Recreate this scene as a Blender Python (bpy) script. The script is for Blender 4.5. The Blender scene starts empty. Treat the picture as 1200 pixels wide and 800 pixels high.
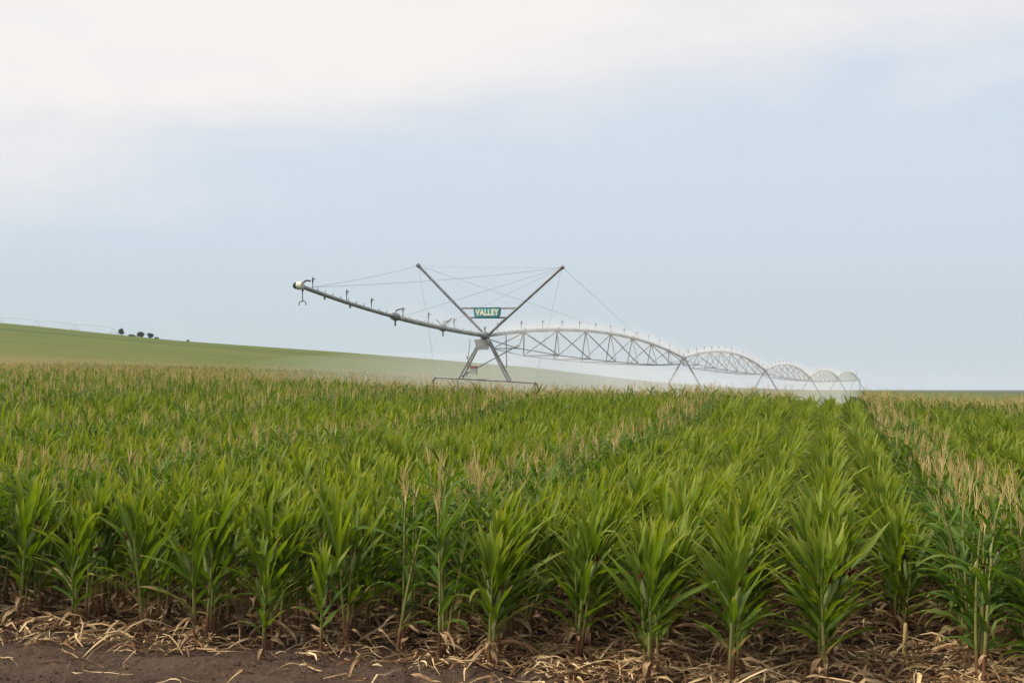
import bpy, bmesh, math, random
import numpy as np
from mathutils import Vector

R = math.radians
rng = np.random.default_rng(11)
random.seed(5)
scene = bpy.context.scene
COL = scene.collection

# ------------------------------------------------------------------ camera
FPX = 1700.0                      # focal length in pixels of a 1200 px wide frame
CAMZ = 2.5
cam = bpy.data.cameras.new('camera')
cam.sensor_width = 36.0
cam.lens = FPX / 1200.0 * 36.0
cam.clip_start = 0.1
cam.clip_end = 20000
camo = bpy.data.objects.new('camera', cam)
camo.location = (0, 0, CAMZ)
camo.rotation_euler = (R(90) + math.atan(59.0 / FPX), 0, 0)
COL.objects.link(camo)
scene.camera = camo

# ------------------------------------------------------------------ object helpers
def tag(o, label=None, cat=None, group=None, kind=None):
    if label: o['label'] = label
    if cat: o['category'] = cat
    if group: o['group'] = group
    if kind: o['kind'] = kind
    return o

def empty(name, loc, rz=0, parent=None):
    o = bpy.data.objects.new(name, None)
    o.location = loc
    o.rotation_euler = (0, 0, rz)
    o.empty_display_size = 0.2
    o.parent = parent
    COL.objects.link(o)
    return o

def link(name, me, parent=None, loc=None):
    o = bpy.data.objects.new(name, me)
    o.parent = parent
    if loc is not None: o.location = loc
    COL.objects.link(o)
    return o

class MB:
    """collects verts / faces, then becomes ONE mesh"""
    def __init__(s, origin=(0, 0, 0)):
        s.v, s.f, s.o = [], [], Vector(origin)
    def pts(s, ps, fs):
        b = len(s.v)
        s.v += [tuple(Vector(p) - s.o) for p in ps]
        s.f += [tuple(b + i for i in f) for f in fs]
    def tube(s, path, r, n=8, cap=True):
        path = [Vector(p) for p in path]
        m = len(path)
        rs = r if isinstance(r, (list, tuple)) else [r] * m
        ps, fs = [], []
        ref = None
        for i, p in enumerate(path):
            d = (path[min(i + 1, m - 1)] - path[max(i - 1, 0)]).normalized()
            if ref is None:
                ref = Vector((0, 0, 1)) if abs(d.z) < .9 else Vector((1, 0, 0))
            a = (ref - d * ref.dot(d)).normalized()
            ref = a
            b = d.cross(a)
            for k in range(n):
                t = 2 * math.pi * k / n
                ps.append(p + (a * math.cos(t) + b * math.sin(t)) * rs[i])
        for i in range(m - 1):
            for k in range(n):
                k2 = (k + 1) % n
                fs.append((i * n + k, i * n + k2, (i + 1) * n + k2, (i + 1) * n + k))
        if cap:
            fs.append(tuple(range(n))[::-1])
            fs.append(tuple((m - 1) * n + k for k in range(n)))
        s.pts(ps, fs)
    def box(s, c, half, ax=(1, 0, 0), up=(0, 0, 1)):
        c, ax, up = Vector(c), Vector(ax).normalized(), Vector(up)
        up = (up - ax * up.dot(ax)).normalized()
        ay = up.cross(ax)
        ps = []
        for i in (-1, 1):
            for j in (-1, 1):
                for k in (-1, 1):
                    ps.append(c + ax * i * half[0] + ay * j * half[1] + up * k * half[2])
        s.pts(ps, [(0, 1, 3, 2), (4, 6, 7, 5), (0, 4, 5, 1), (2, 3, 7, 6), (0, 2, 6, 4), (1, 5, 7, 3)])
    def prism(s, poly, ax, up, c, th):
        """polygon (2D) in the plane ax/up at c, thickened by th along the normal"""
        c, ax, up = Vector(c), Vector(ax).normalized(), Vector(up).normalized()
        nn = ax.cross(up)
        n = len(poly)
        ps = [c + ax * x + up * y + nn * (th / 2) for x, y in poly] + [c + ax * x + up * y - nn * (th / 2) for x, y in poly]
        s.pts(ps, [tuple(range(n)), tuple(range(2 * n - 1, n - 1, -1))] + [(i, n + i, n + (i + 1) % n, (i + 1) % n) for i in range(n)])
    def mesh(s, name, mat, smooth=False):
        me = bpy.data.meshes.new(name)
        me.from_pydata(s.v, [], s.f)
        bb = bmesh.new(); bb.from_mesh(me)
        bmesh.ops.recalc_face_normals(bb, faces=bb.faces); bb.to_mesh(me); bb.free()
        me.materials.append(mat)
        if smooth:
            me.polygons.foreach_set('use_smooth', [True] * len(me.polygons))
        me.update()
        return me
    def build(s, name, mat, parent=None, smooth=False):
        return link(name, s.mesh(name, mat, smooth), parent)

# ------------------------------------------------------------------ materials
def mat(name):
    m = bpy.data.materials.new(name)
    m.use_nodes = True
    nt = m.node_tree
    nt.nodes.clear()
    return m, nt

class G:
    def __init__(s, nt): s.t = nt
    def n(s, typ, **kw):
        nd = s.t.nodes.new(typ)
        for k, v in kw.items(): setattr(nd, k, v)
        return nd
    def l(s, a, b): s.t.links.new(a, b)
    def val(s, sock, v):
        if isinstance(v, bpy.types.NodeSocket): s.l(v, sock)
        else: sock.default_value = v
    def math(s, op, a, b=0.0, clamp=False):
        nd = s.n('ShaderNodeMath', operation=op, use_clamp=clamp)
        s.val(nd.inputs[0], a); s.val(nd.inputs[1], b)
        return nd.outputs[0]
    def mix(s, f, a, b):
        nd = s.n('ShaderNodeMix', data_type='RGBA')
        s.val(nd.inputs[0], f); s.val(nd.inputs[6], a if not isinstance(a, tuple) else (*a, 1)); s.val(nd.inputs[7], b if not isinstance(b, tuple) else (*b, 1))
        return nd.outputs[2]
    def ramp(s, f, lo, hi, a=0.0, b=1.0, smooth=True):
        nd = s.n('ShaderNodeMapRange', interpolation_type='SMOOTHSTEP' if smooth else 'LINEAR')
        s.val(nd.inputs[0], f)
        for i, v in zip((1, 2, 3, 4), (lo, hi, a, b)): nd.inputs[i].default_value = v
        return nd.outputs[0]
    def noise(s, vec, scale, detail=3.0, rough=.55, dist=0.0):
        nd = s.n('ShaderNodeTexNoise')
        if vec is not None: s.l(vec, nd.inputs['Vector'])
        nd.inputs['Scale'].default_value = scale
        nd.inputs['Detail'].default_value = detail
        nd.inputs['Roughness'].default_value = rough
        nd.inputs['Distortion'].default_value = dist
        return nd.outputs['Fac']
    def mapping(s, vec, sc=(1, 1, 1), rot=(0, 0, 0)):
        nd = s.n('ShaderNodeMapping')
        s.l(vec, nd.inputs[0])
        nd.inputs['Scale'].default_value = sc
        nd.inputs['Rotation'].default_value = rot
        return nd.outputs[0]
    def out(s, surf=None, vol=None, disp=None):
        o = s.n('ShaderNodeOutputMaterial')
        if surf is not None: s.l(surf, o.inputs[0])
        if vol is not None: s.l(vol, o.inputs[1])

def principled(g, col, rough=.6, spec=.3, metal=0.0, bump=None, bstr=.3, bdist=.01):
    p = g.n('ShaderNodeBsdfPrincipled')
    g.val(p.inputs['Base Color'], (*col, 1) if isinstance(col, tuple) else col)
    g.val(p.inputs['Roughness'], rough)
    p.inputs['Specular IOR Level'].default_value = spec
    g.val(p.inputs['Metallic'], metal)
    if bump is not None:
        b = g.n('ShaderNodeBump')
        b.inputs['Strength'].default_value = bstr
        b.inputs['Distance'].default_value = bdist
        g.l(bump, b.inputs['Height'])
        g.l(b.outputs[0], p.inputs['Normal'])
    return p

def leaf_material(name, dark, light, tip, transl=.38):
    """vertex data: r = across (0..1), g = along (0..1), b = dryness, a = tone"""
    m, nt = mat(name); g = G(nt)
    a = g.n('ShaderNodeAttribute', attribute_name='leafdata')
    sep = g.n('ShaderNodeSeparateColor'); g.l(a.outputs['Color'], sep.inputs[0])
    U, V, AGE, TONE = sep.outputs[0], sep.outputs[1], sep.outputs[2], a.outputs['Alpha']
    geo = g.n('ShaderNodeNewGeometry')
    n1 = g.noise(geo.outputs['Position'], 9.0, 2)
    n2 = g.noise(geo.outputs['Position'], 0.35, 2)
    t = g.math('ADD', g.math('MULTIPLY', TONE, .62), g.math('ADD', g.math('MULTIPLY', n1, .35), g.math('MULTIPLY', n2, .6)))
    t = g.math('SUBTRACT', t, .30, True)
    c = g.mix(t, dark, light)
    c = g.mix(g.math('MULTIPLY', g.ramp(V, .45, 1.0), g.math('MULTIPLY', t, .75)), c, tip)
    rib = g.math('ABSOLUTE', g.math('SUBTRACT', U, .5))
    ribm = g.math('SUBTRACT', 1.0, g.ramp(rib, .03, .085))
    ribm = g.math('MULTIPLY', ribm, g.math('SUBTRACT', .75, g.math('MULTIPLY', V, .5)))
    c = g.mix(ribm, c, (.17, .23, .075))
    # dry patches
    n3 = g.noise(geo.outputs['Position'], 14.0, 3)
    tipdry = g.math('MULTIPLY', g.ramp(V, .80, 1.0), g.math('MULTIPLY', n1, .75))
    edge = g.math('MULTIPLY', g.ramp(rib, .38, .5), .16)
    dryf = g.ramp(g.math('ADD', g.math('ADD', AGE, g.math('ADD', tipdry, edge)), g.math('MULTIPLY', g.math('SUBTRACT', n3, .5), .8)), .35, .65)
    dry = g.mix(n1, (.22, .12, .05), (.42, .30, .16))
    c = g.mix(dryf, c, dry)
    veins = g.math('SINE', g.math('MULTIPLY', U, 75.0))
    p = principled(g, c, .52, .14, bump=veins, bstr=.12, bdist=.002)
    tr = g.n('ShaderNodeBsdfTranslucent')
    hsv = g.n('ShaderNodeHueSaturation')
    g.l(c, hsv.inputs['Color']); hsv.inputs['Value'].default_value = 1.5; hsv.inputs['Saturation'].default_value = 1.1
    hsv.inputs['Hue'].default_value = .4935
    g.l(hsv.outputs[0], tr.inputs[0])
    mx = g.n('ShaderNodeMixShader'); mx.inputs[0].default_value = transl
    g.l(p.outputs[0], mx.inputs[1]); g.l(tr.outputs[0], mx.inputs[2])
    g.out(mx.outputs[0])
    return m

M_FEM = leaf_material('maize_leaf', (.031, .076, .008), (.158, .228, .019), (.34, .345, .05))
M_MALE = leaf_material('maize_leaf_dark', (.026, .068, .008), (.095, .165, .018), (.21, .23, .03), .33)

def stalk_material():
    m, nt = mat('maize_stalk'); g = G(nt)
    a = g.n('ShaderNodeAttribute', attribute_name='leafdata')
    sep = g.n('ShaderNodeSeparateColor'); g.l(a.outputs['Color'], sep.inputs[0])
    V = sep.outputs[1]
    geo = g.n('ShaderNodeNewGeometry')
    n = g.noise(geo.outputs['Position'], 12.0, 3)
    h = g.math('ADD', V, g.math('MULTIPLY', g.math('SUBTRACT', n, .5), .25))
    low = g.mix(n, (.10, .035, .018), (.20, .10, .045))
    c = g.mix(g.ramp(h, .14, .34), low, (.17, .175, .045))
    g.out(principled(g, c, .5, .35).outputs[0])
    return m
M_STALK = stalk_material()

def noisy(name, a, b, scale, rough=.8, spec=.2, transl=0, metal=0.0, detail=3):
    m, nt = mat(name); g = G(nt)
    geo = g.n('ShaderNodeNewGeometry')
    n = g.noise(geo.outputs['Position'], scale, detail)
    c = g.mix(g.ramp(n, .3, .7), a, b)
    p = principled(g, c, rough, spec, metal)
    if transl:
        tr = g.n('ShaderNodeBsdfTranslucent'); g.l(c, tr.inputs[0])
        mx = g.n('ShaderNodeMixShader'); mx.inputs[0].default_value = transl
        g.l(p.outputs[0], mx.inputs[1]); g.l(tr.outputs[0], mx.inputs[2])
        g.out(mx.outputs[0])
    else:
        g.out(p.outputs[0])
    return m

M_TASSEL = noisy('tassel_straw', (.50, .375, .125), (.72, .575, .26), 5.0, .8, .15, .25)
M_HUSK = noisy('ear_husk', (.14, .20, .05), (.24, .27, .09), 20.0, .55, .3, .15)
M_SILK = noisy('ear_silk', (.05, .012, .008), (.12, .035, .02), 40.0, .8, .1)
M_DRY = noisy('dry_leaf', (.16, .085, .042), (.42, .30, .17), 7.0, .8, .15, .2)
def litter_material():
    m, nt = mat('dead_leaf_litter'); g = G(nt)
    a = g.n('ShaderNodeAttribute', attribute_name='leafdata')
    geo = g.n('ShaderNodeNewGeometry')
    n = g.noise(geo.outputs['Position'], 7.0, 4)
    t = g.math('ADD', a.outputs['Alpha'], g.math('MULTIPLY', g.math('SUBTRACT', n, .5), .7), True)
    cr = g.n('ShaderNodeValToRGB'); g.l(t, cr.inputs[0])
    e = cr.color_ramp.elements
    e[0].position = 0.0; e[0].color = (.08, .045, .025, 1)
    e[1].position = 1.0; e[1].color = (.56, .43, .26, 1)
    for pos, col in ((.4, (.21, .11, .052)), (.72, (.48, .34, .17))):
        k = e.new(pos); k.color = (*col, 1)
    g.out(principled(g, cr.outputs[0], .8, .15).outputs[0])
    return m
M_LITTER = litter_material()
M_GALV = noisy('galvanised_steel', (.24, .235, .22), (.38, .39, .39), 4.0, .5, .4, 0, .35)
M_GALVD = noisy('weathered_steel', (.15, .15, .145), (.24, .245, .245), 6.0, .55, .4, 0, .3)
M_PIPE = noisy('galvanised_pipe', (.29, .285, .265), (.50, .51, .49), 2.5, .5, .4, 0, .2)
M_CABLE = noisy('steel_cable', (.36, .38, .40), (.46, .47, .48), 3.0, .5, .4, 0, .4)
M_BLACK = noisy('dark_plastic', (.03, .03, .035), (.06, .06, .06), 8.0, .5, .4)
M_GUN = noisy('pale_cream_metal', (.50, .47, .33), (.68, .66, .54), 9.0, .5, .4)
M_TEAL = noisy('teal_sign_paint', (.018, .27, .31), (.028, .33, .37), 3.0, .45, .4)
M_TEALD = noisy('dark_teal_paint', (.006, .075, .095), (.01, .09, .11), 3.0, .45, .4)
M_LETTER = noisy('cream_lettering', (.72, .70, .50), (.80, .79, .62), 6.0, .5, .3)
M_RED = noisy('faded_red_paint', (.26, .10, .085), (.32, .13, .11), 9.0, .6, .3)
M_WHITE = noisy('off_white_paint', (.34, .34, .33), (.42, .42, .40), 9.0, .6, .3)
M_RUBBER = noisy('tyre_rubber', (.015, .015, .015), (.035, .032, .03), 6.0, .8, .2)
M_BARK = noisy('bark', (.05, .035, .025), (.09, .07, .05), 4.0, .9, .1)
M_TREE = noisy('tree_foliage', (.012, .028, .014), (.035, .06, .025), .8, .7, .2, .15)

def soil_material():
    m, nt = mat('soil'); g = G(nt)
    geo = g.n('ShaderNodeNewGeometry')
    P = geo.outputs['Position']
    n1 = g.noise(P, 1.3, 4); n2 = g.noise(P, 14, 5, .65); n3 = g.noise(P, 55, 3)
    c = g.mix(g.ramp(n1, .3, .7), (.058, .034, .023), (.090, .058, .041))
    c = g.mix(g.ramp(n2, .42, .75), c, (.110, .078, .056))
    c = g.mix(g.ramp(n3, .60, .72), c, (.13, .10, .075))
    h = g.math('ADD', g.math('MULTIPLY', n2, 1.0), g.math('MULTIPLY', n3, .4))
    g.out(principled(g, c, .95, .1, bump=h, bstr=1.0, bdist=.07).outputs[0])
    return m
M_SOIL = soil_material()

def hill_material():
    m, nt = mat('hillside_crop'); g = G(nt)
    geo = g.n('ShaderNodeNewGeometry')
    P = geo.outputs['Position']
    sp = g.n('ShaderNodeSeparateXYZ'); g.l(P, sp.inputs[0])
    streak = g.noise(g.mapping(P, (.008, .06, .06), (0, 0, R(8))), 1.0, 6, .68)
    fine = g.noise(g.mapping(P, (.25, .6, .6)), 1.0, 4, .7)
    patch = g.noise(P, .012, 3)
    c = g.mix(g.ramp(streak, .35, .65), (.066, .095, .014), (.100, .120, .022))
    c = g.mix(g.ramp(patch, .40, .68, 0, .6), c, (.120, .118, .030))
    c = g.mix(g.ramp(fine, .5, .8, 0, .5), c, (.055, .085, .020))
    # a field road cuts through the crop as a darker strip; the lower part is ripe, straw coloured
    yy = g.math('ADD', sp.outputs[1], g.math('ADD', g.math('MULTIPLY', sp.outputs[0], -.12), g.math('MULTIPLY', streak, 16.0)))
    road = g.math('MULTIPLY', g.ramp(yy, 377, 383), g.math('SUBTRACT', 1.0, g.ramp(yy, 389, 397)))
    c = g.mix(g.math('MULTIPLY', road, .7), c, (.045, .07, .02))
    ripe = g.math('SUBTRACT', 1.0, g.ramp(g.math('ADD', sp.outputs[1], g.math('MULTIPLY', g.math('SUBTRACT', fine, .5), 60.0)), 160, 245))
    c = g.mix(g.math('MULTIPLY', ripe, .95), c, g.mix(fine, (.13, .115, .04), (.26, .19, .085)))
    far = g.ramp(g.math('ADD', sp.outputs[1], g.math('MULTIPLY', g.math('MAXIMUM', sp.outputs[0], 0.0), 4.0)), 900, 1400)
    c = g.mix(far, c, g.mix(patch, (.055, .07, .055), (.085, .09, .065)))  # distance haze put into the colour: far land turns blue-grey in the base
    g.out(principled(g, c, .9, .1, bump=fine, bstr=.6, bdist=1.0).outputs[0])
    return m
M_HILL = hill_material()

# ------------------------------------------------------------------ terrain
UT = np.array([-.6, -.353, -.235, -.116, .012, .09, .15, .22, .353, .6])
TAB = {
    13:   [0] * 10,
    20:   [.22, .20, .19, .18, .15, .14, .14, .13, .12, .11],
    32:   [.75, .68, .62, .52, .40, .37, .36, .33, .28, .24],
    50:   [1.95, 1.76, 1.61, 1.38, 1.11, 1.09, 1.07, .93, .66, .45],
    60:   [2.15, 1.98, 1.78, 1.48, 1.12, 1.02, .95, .78, .52, .35],
    80:   [2.7, 2.4, 2.1, 1.7, 1.05, .70, .50, .40, .20, .1],
    150:  [4.6, 4.0, 3.7, 3.2, 1.9, .6, .3, .2, 0, 0],
    300:  [16, 13.8, 11, 8.6, 6.0, 3.2, 1.9, 1.3, .6, .5],
    500:  [33, 26, 20, 16, 11, 6.3, 4.0, 2.9, 2, 2],
    900:  [42, 32, 25, 20, 14, 8, 4.6, 3.2, 2.6, 2.5],
    2000: [50, 38, 30, 24, 17, 10, 6, 4.4, 4.0, 4],
    9000: [60, 48, 40, 32, 24, 17, 14, 13.0, 13.0, 13],
}
LY = np.log(np.array(sorted(TAB)))
TZ = np.array([TAB[k] for k in sorted(TAB)], float)
UD = np.linspace(-.6, .6, 481)
ker = np.exp(-np.linspace(-2, 2, 29) ** 2); ker /= ker.sum()
rows_ = []
for r_ in TZ:
    q = np.interp(UD, UT, r_)
    q = np.convolve(np.pad(q, 14, mode='edge'), ker, 'valid')
    rows_.append(q)
TZD = np.array(rows_)                                   # (nY, nU)
LD = np.linspace(LY[0], LY[-1], 600)
def pchip(x, y, xs):
    h = np.diff(x)[:, None]; d = np.diff(y, axis=0) / h
    m = np.zeros_like(y)
    a, b = d[:-1], d[1:]
    ok = a * b > 0
    w1 = 2 * h[1:] + h[:-1]; w2 = h[1:] + 2 * h[:-1]
    with np.errstate(divide='ignore', invalid='ignore'):
        hm = (w1 + w2) / (w1 / a + w2 / b)
    m[1:-1] = np.where(ok, hm, 0)
    m[-1] = d[-1]
    i = np.clip(np.searchsorted(x, xs) - 1, 0, len(x) - 2)
    t = ((xs - x[i]) / (x[i + 1] - x[i]))[:, None]
    hh = (x[i + 1] - x[i])[:, None]
    return ((2 * t**3 - 3 * t**2 + 1) * y[i] + (t**3 - 2 * t**2 + t) * hh * m[i] + (-2 * t**3 + 3 * t**2) * y[i + 1] + (t**3 - t**2) * hh * m[i + 1])
TGRID = pchip(LY, TZD, LD)
def gz(X, Y):
    X = np.asarray(X, float); Y = np.asarray(Y, float)
    yc = np.maximum(Y, 13.0)
    u = np.clip(X / yc, -.6, .6)
    fu = (u + .6) / 1.2 * 480
    fl = np.clip((np.log(np.minimum(yc, 9000)) - LD[0]) / (LD[-1] - LD[0]) * 599, 0, 598.999)
    iu = np.clip(fu.astype(int), 0, 479); il = fl.astype(int)
    a, b = fu - iu, fl - il
    return (TGRID[il, iu] * (1 - a) * (1 - b) + TGRID[il, iu + 1] * a * (1 - b) + TGRID[il + 1, iu] * (1 - a) * b + TGRID[il + 1, iu + 1] * a * b)

def np_mesh(name, V, F, mats, midx=None, data=None, smooth=True):
    """V (n,3), F list of (faces array (m,k)); fast mesh"""
    me = bpy.data.meshes.new(name)
    me.vertices.add(len(V))
    me.vertices.foreach_set('co', np.ascontiguousarray(V, np.float32).ravel())
    nl = sum(f.size for f in F); npoly = sum(len(f) for f in F)
    me.loops.add(nl); me.polygons.add(npoly)
    me.loops.foreach_set('vertex_index', np.concatenate([f.ravel() for f in F]).astype(np.int32))
    tot = np.concatenate([np.full(len(f), f.shape[1], np.int32) for f in F])
    st = np.concatenate([[0], np.cumsum(tot)[:-1]]).astype(np.int32)
    me.polygons.foreach_set('loop_start', st)
    for m_ in mats: me.materials.append(m_)
    if midx is not None: me.polygons.foreach_set('material_index', np.ascontiguousarray(midx, np.int32))
    me.polygons.foreach_set('use_smooth', np.full(npoly, smooth, bool))
    if data is not None:
        at = me.attributes.new('leafdata', 'FLOAT_COLOR', 'POINT')
        at.data.foreach_set('color', np.ascontiguousarray(data, np.float32).ravel())
    me.update(calc_edges=True)
    return me

def grid_faces(nr, nc):
    i = np.arange(nr - 1)[:, None] * nc + np.arange(nc - 1)[None, :]
    i = i.ravel()
    return np.stack([i, i + 1, i + nc + 1, i + nc], 1)

def vnoise(X, Y, s, seed):
    """cheap value noise"""
    r = np.random.default_rng(seed).random((256, 256))
    x, y = X * s, Y * s
    ix, iy = np.floor(x).astype(int), np.floor(y).astype(int)
    a, b = x - ix, y - iy
    a, b = a * a * (3 - 2 * a), b * b * (3 - 2 * b)
    g_ = lambda i, j: r[i % 256, j % 256]
    return g_(ix, iy) * (1 - a) * (1 - b) + g_(ix + 1, iy) * a * (1 - b) + g_(ix, iy + 1) * (1 - a) * b + g_(ix + 1, iy + 1) * a * b - .5

def clod(X, Y):
    near = np.clip((22 - Y) / 4, 0, 1) * np.clip((Y - 4) / 3, 0, 1)
    return near * (.07 * vnoise(X, Y, 1.1, 1) + .06 * vnoise(X, Y, 3.7, 2) + .05 * vnoise(X, Y, 8, 3) * np.abs(vnoise(X, Y, 1.7, 6)) * 3 + .018 * vnoise(X, Y, 19, 4))
def ground_z(X, Y):
    X = np.asarray(X, float); Y = np.asarray(Y, float)
    q = Y - dfront0(X)
    rut = -.05 * np.exp(-((q + 1.15) / .16) ** 2) * (1 + .6 * vnoise(X, Y, 5, 41)) + .025 * np.exp(-((q + .85) / .12) ** 2)
    return gz(X, Y) + clod(X, Y) + rut
def dfront0(X):
    return np.interp(X, [-14, -7, -5.33, -2.52, -.23, 2.0, 2.73, 3.95, 8], [17.0, 15.6, 15.1, 14.3, 13.45, 12.75, 12.65, 12.05, 11.2])

# near field sheet: Y from -30 to 165 ; hill / far land sheet: beyond
xa = np.concatenate([-np.geomspace(60, 8.6, 26), np.arange(-8.5, 8.51, .045), np.geomspace(8.6, 60, 26)])
def sheet(ys):
    V = []
    for y in ys:
        x = xa * max(1.0, y / 40.0)
        Y = np.full_like(x, y)
        V.append(np.stack([x, Y, ground_z(x, Y)], 1))
    return np.concatenate(V)
ysn = np.concatenate([np.linspace(-40, 8, 25), np.linspace(8.5, 11.4, 20), np.arange(11.5, 17.5, .045), np.linspace(17.6, 24, 40), np.geomspace(24.3, 165, 70)])
Vn = sheet(ysn)
me = np_mesh('field_soil', Vn, [grid_faces(len(ysn), len(xa))], [M_SOIL])
tag(link('field_soil', me), 'dark brown bare soil of the field with trampled crumbs of earth', 'soil', kind='structure')
ysf = np.concatenate([[165], np.geomspace(165, 9000, 150)[1:]])
Vf = sheet(ysf)
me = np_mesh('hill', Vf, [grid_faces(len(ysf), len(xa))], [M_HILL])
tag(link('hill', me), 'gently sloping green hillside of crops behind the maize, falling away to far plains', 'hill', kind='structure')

# ------------------------------------------------------------------ maize
class PB:
    """plant part builder with per vertex data"""
    def __init__(s): s.v, s.q, s.d = [], [], []
    def strip(s, C, A, N, W, nac, fold, wave, age, tone, v0=0.0):
        """ribbon: centre points C, side vectors A, normals N, half widths W"""
        base = len(s.v); m = len(C)
        us = np.linspace(-1, 1, nac)
        for i in range(m):
            for u in us:
                lift = abs(u) * W[i] * fold[i] + wave[i][0 if u < 0 else 1] * abs(u) ** 2
                p = C[i] + A[i] * (u * W[i]) + N[i] * lift
                s.v.append(p)
                s.d.append((u * .5 + .5, v0 + (1 - v0) * i / (m - 1), age, tone))
        for i in range(m - 1):
            for k in range(nac - 1):
                a = base + i * nac + k
                s.q.append((a, a + 1, a + nac + 1, a + nac))
    def tube(s, path, rad, n, age=0, tone=.5, hmax=1.0):
        base = len(s.v); m = len(path)
        for i, p in enumerate(path):
            for k in range(n):
                t = 2 * math.pi * k / n
                s.v.append(np.array(p) + rad[i] * np.array([math.cos(t), math.sin(t), 0]))
                s.d.append((k / n, p[2] / hmax, age, tone))
        for i in range(m - 1):
            for k in range(n):
                k2 = (k + 1) % n
                s.q.append((base + i * n + k, base + i * n + k2, base + (i + 1) * n + k2, base + (i + 1) * n + k))
    def arr(s):
        return np.array(s.v, float).reshape(-1, 3), np.array(s.q, int).reshape(-1, 4), np.array(s.d, float).reshape(-1, 4)

def add_leaf(pb, r, z0, az, phi0, curl, L, W, seg, nac, age, tone, off=.012, power=1.5, drop=0.0, x0=0., y0=0.):
    ca, sa = math.cos(az), math.sin(az)
    out = np.array([ca, sa, 0]); side0 = np.array([-sa, ca, 0]); up = np.array([0, 0, 1.])
    p = np.array([x0, y0, z0]) + out * off
    C, A, N, WW, F, WV = [], [], [], [], [], []
    tw = r.normal(0, .5); bend = r.normal(0, .25)
    ph1, ph2 = r.uniform(0, 6.28, 2)
    for i in range(seg + 1):
        s_ = i / seg
        phi = phi0 + curl * s_ ** power
        d = out * math.sin(phi) + up * math.cos(phi) + side0 * bend * s_ * .4
        d /= np.linalg.norm(d)
        if i: p = p + d * (L / seg)
        nrm = up * math.sin(phi) - out * math.cos(phi)
        th = tw * s_ ** 1.3
        a = side0 * math.cos(th) + nrm * math.sin(th)
        a = a - d * a.dot(d); a /= np.linalg.norm(a)
        n_ = np.cross(d, a); n_ = n_ if n_.dot(nrm) > 0 else -n_
        w = W * (.45 + .55 * min(1, s_ / .22)) * max(0, 1 - max(0, (s_ - .3) / .7) ** 1.7)
        C.append(p); A.append(a); N.append(n_); WW.append(max(w, .002)); F.append(.55 * (1 - .75 * s_))
        am = .34 * w
        WV.append((am * math.sin(ph1 + s_ * 11), am * math.sin(ph2 + s_ * 12)))
    pb.strip(C, A, N, WW, nac, F, WV, age, tone)

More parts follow.
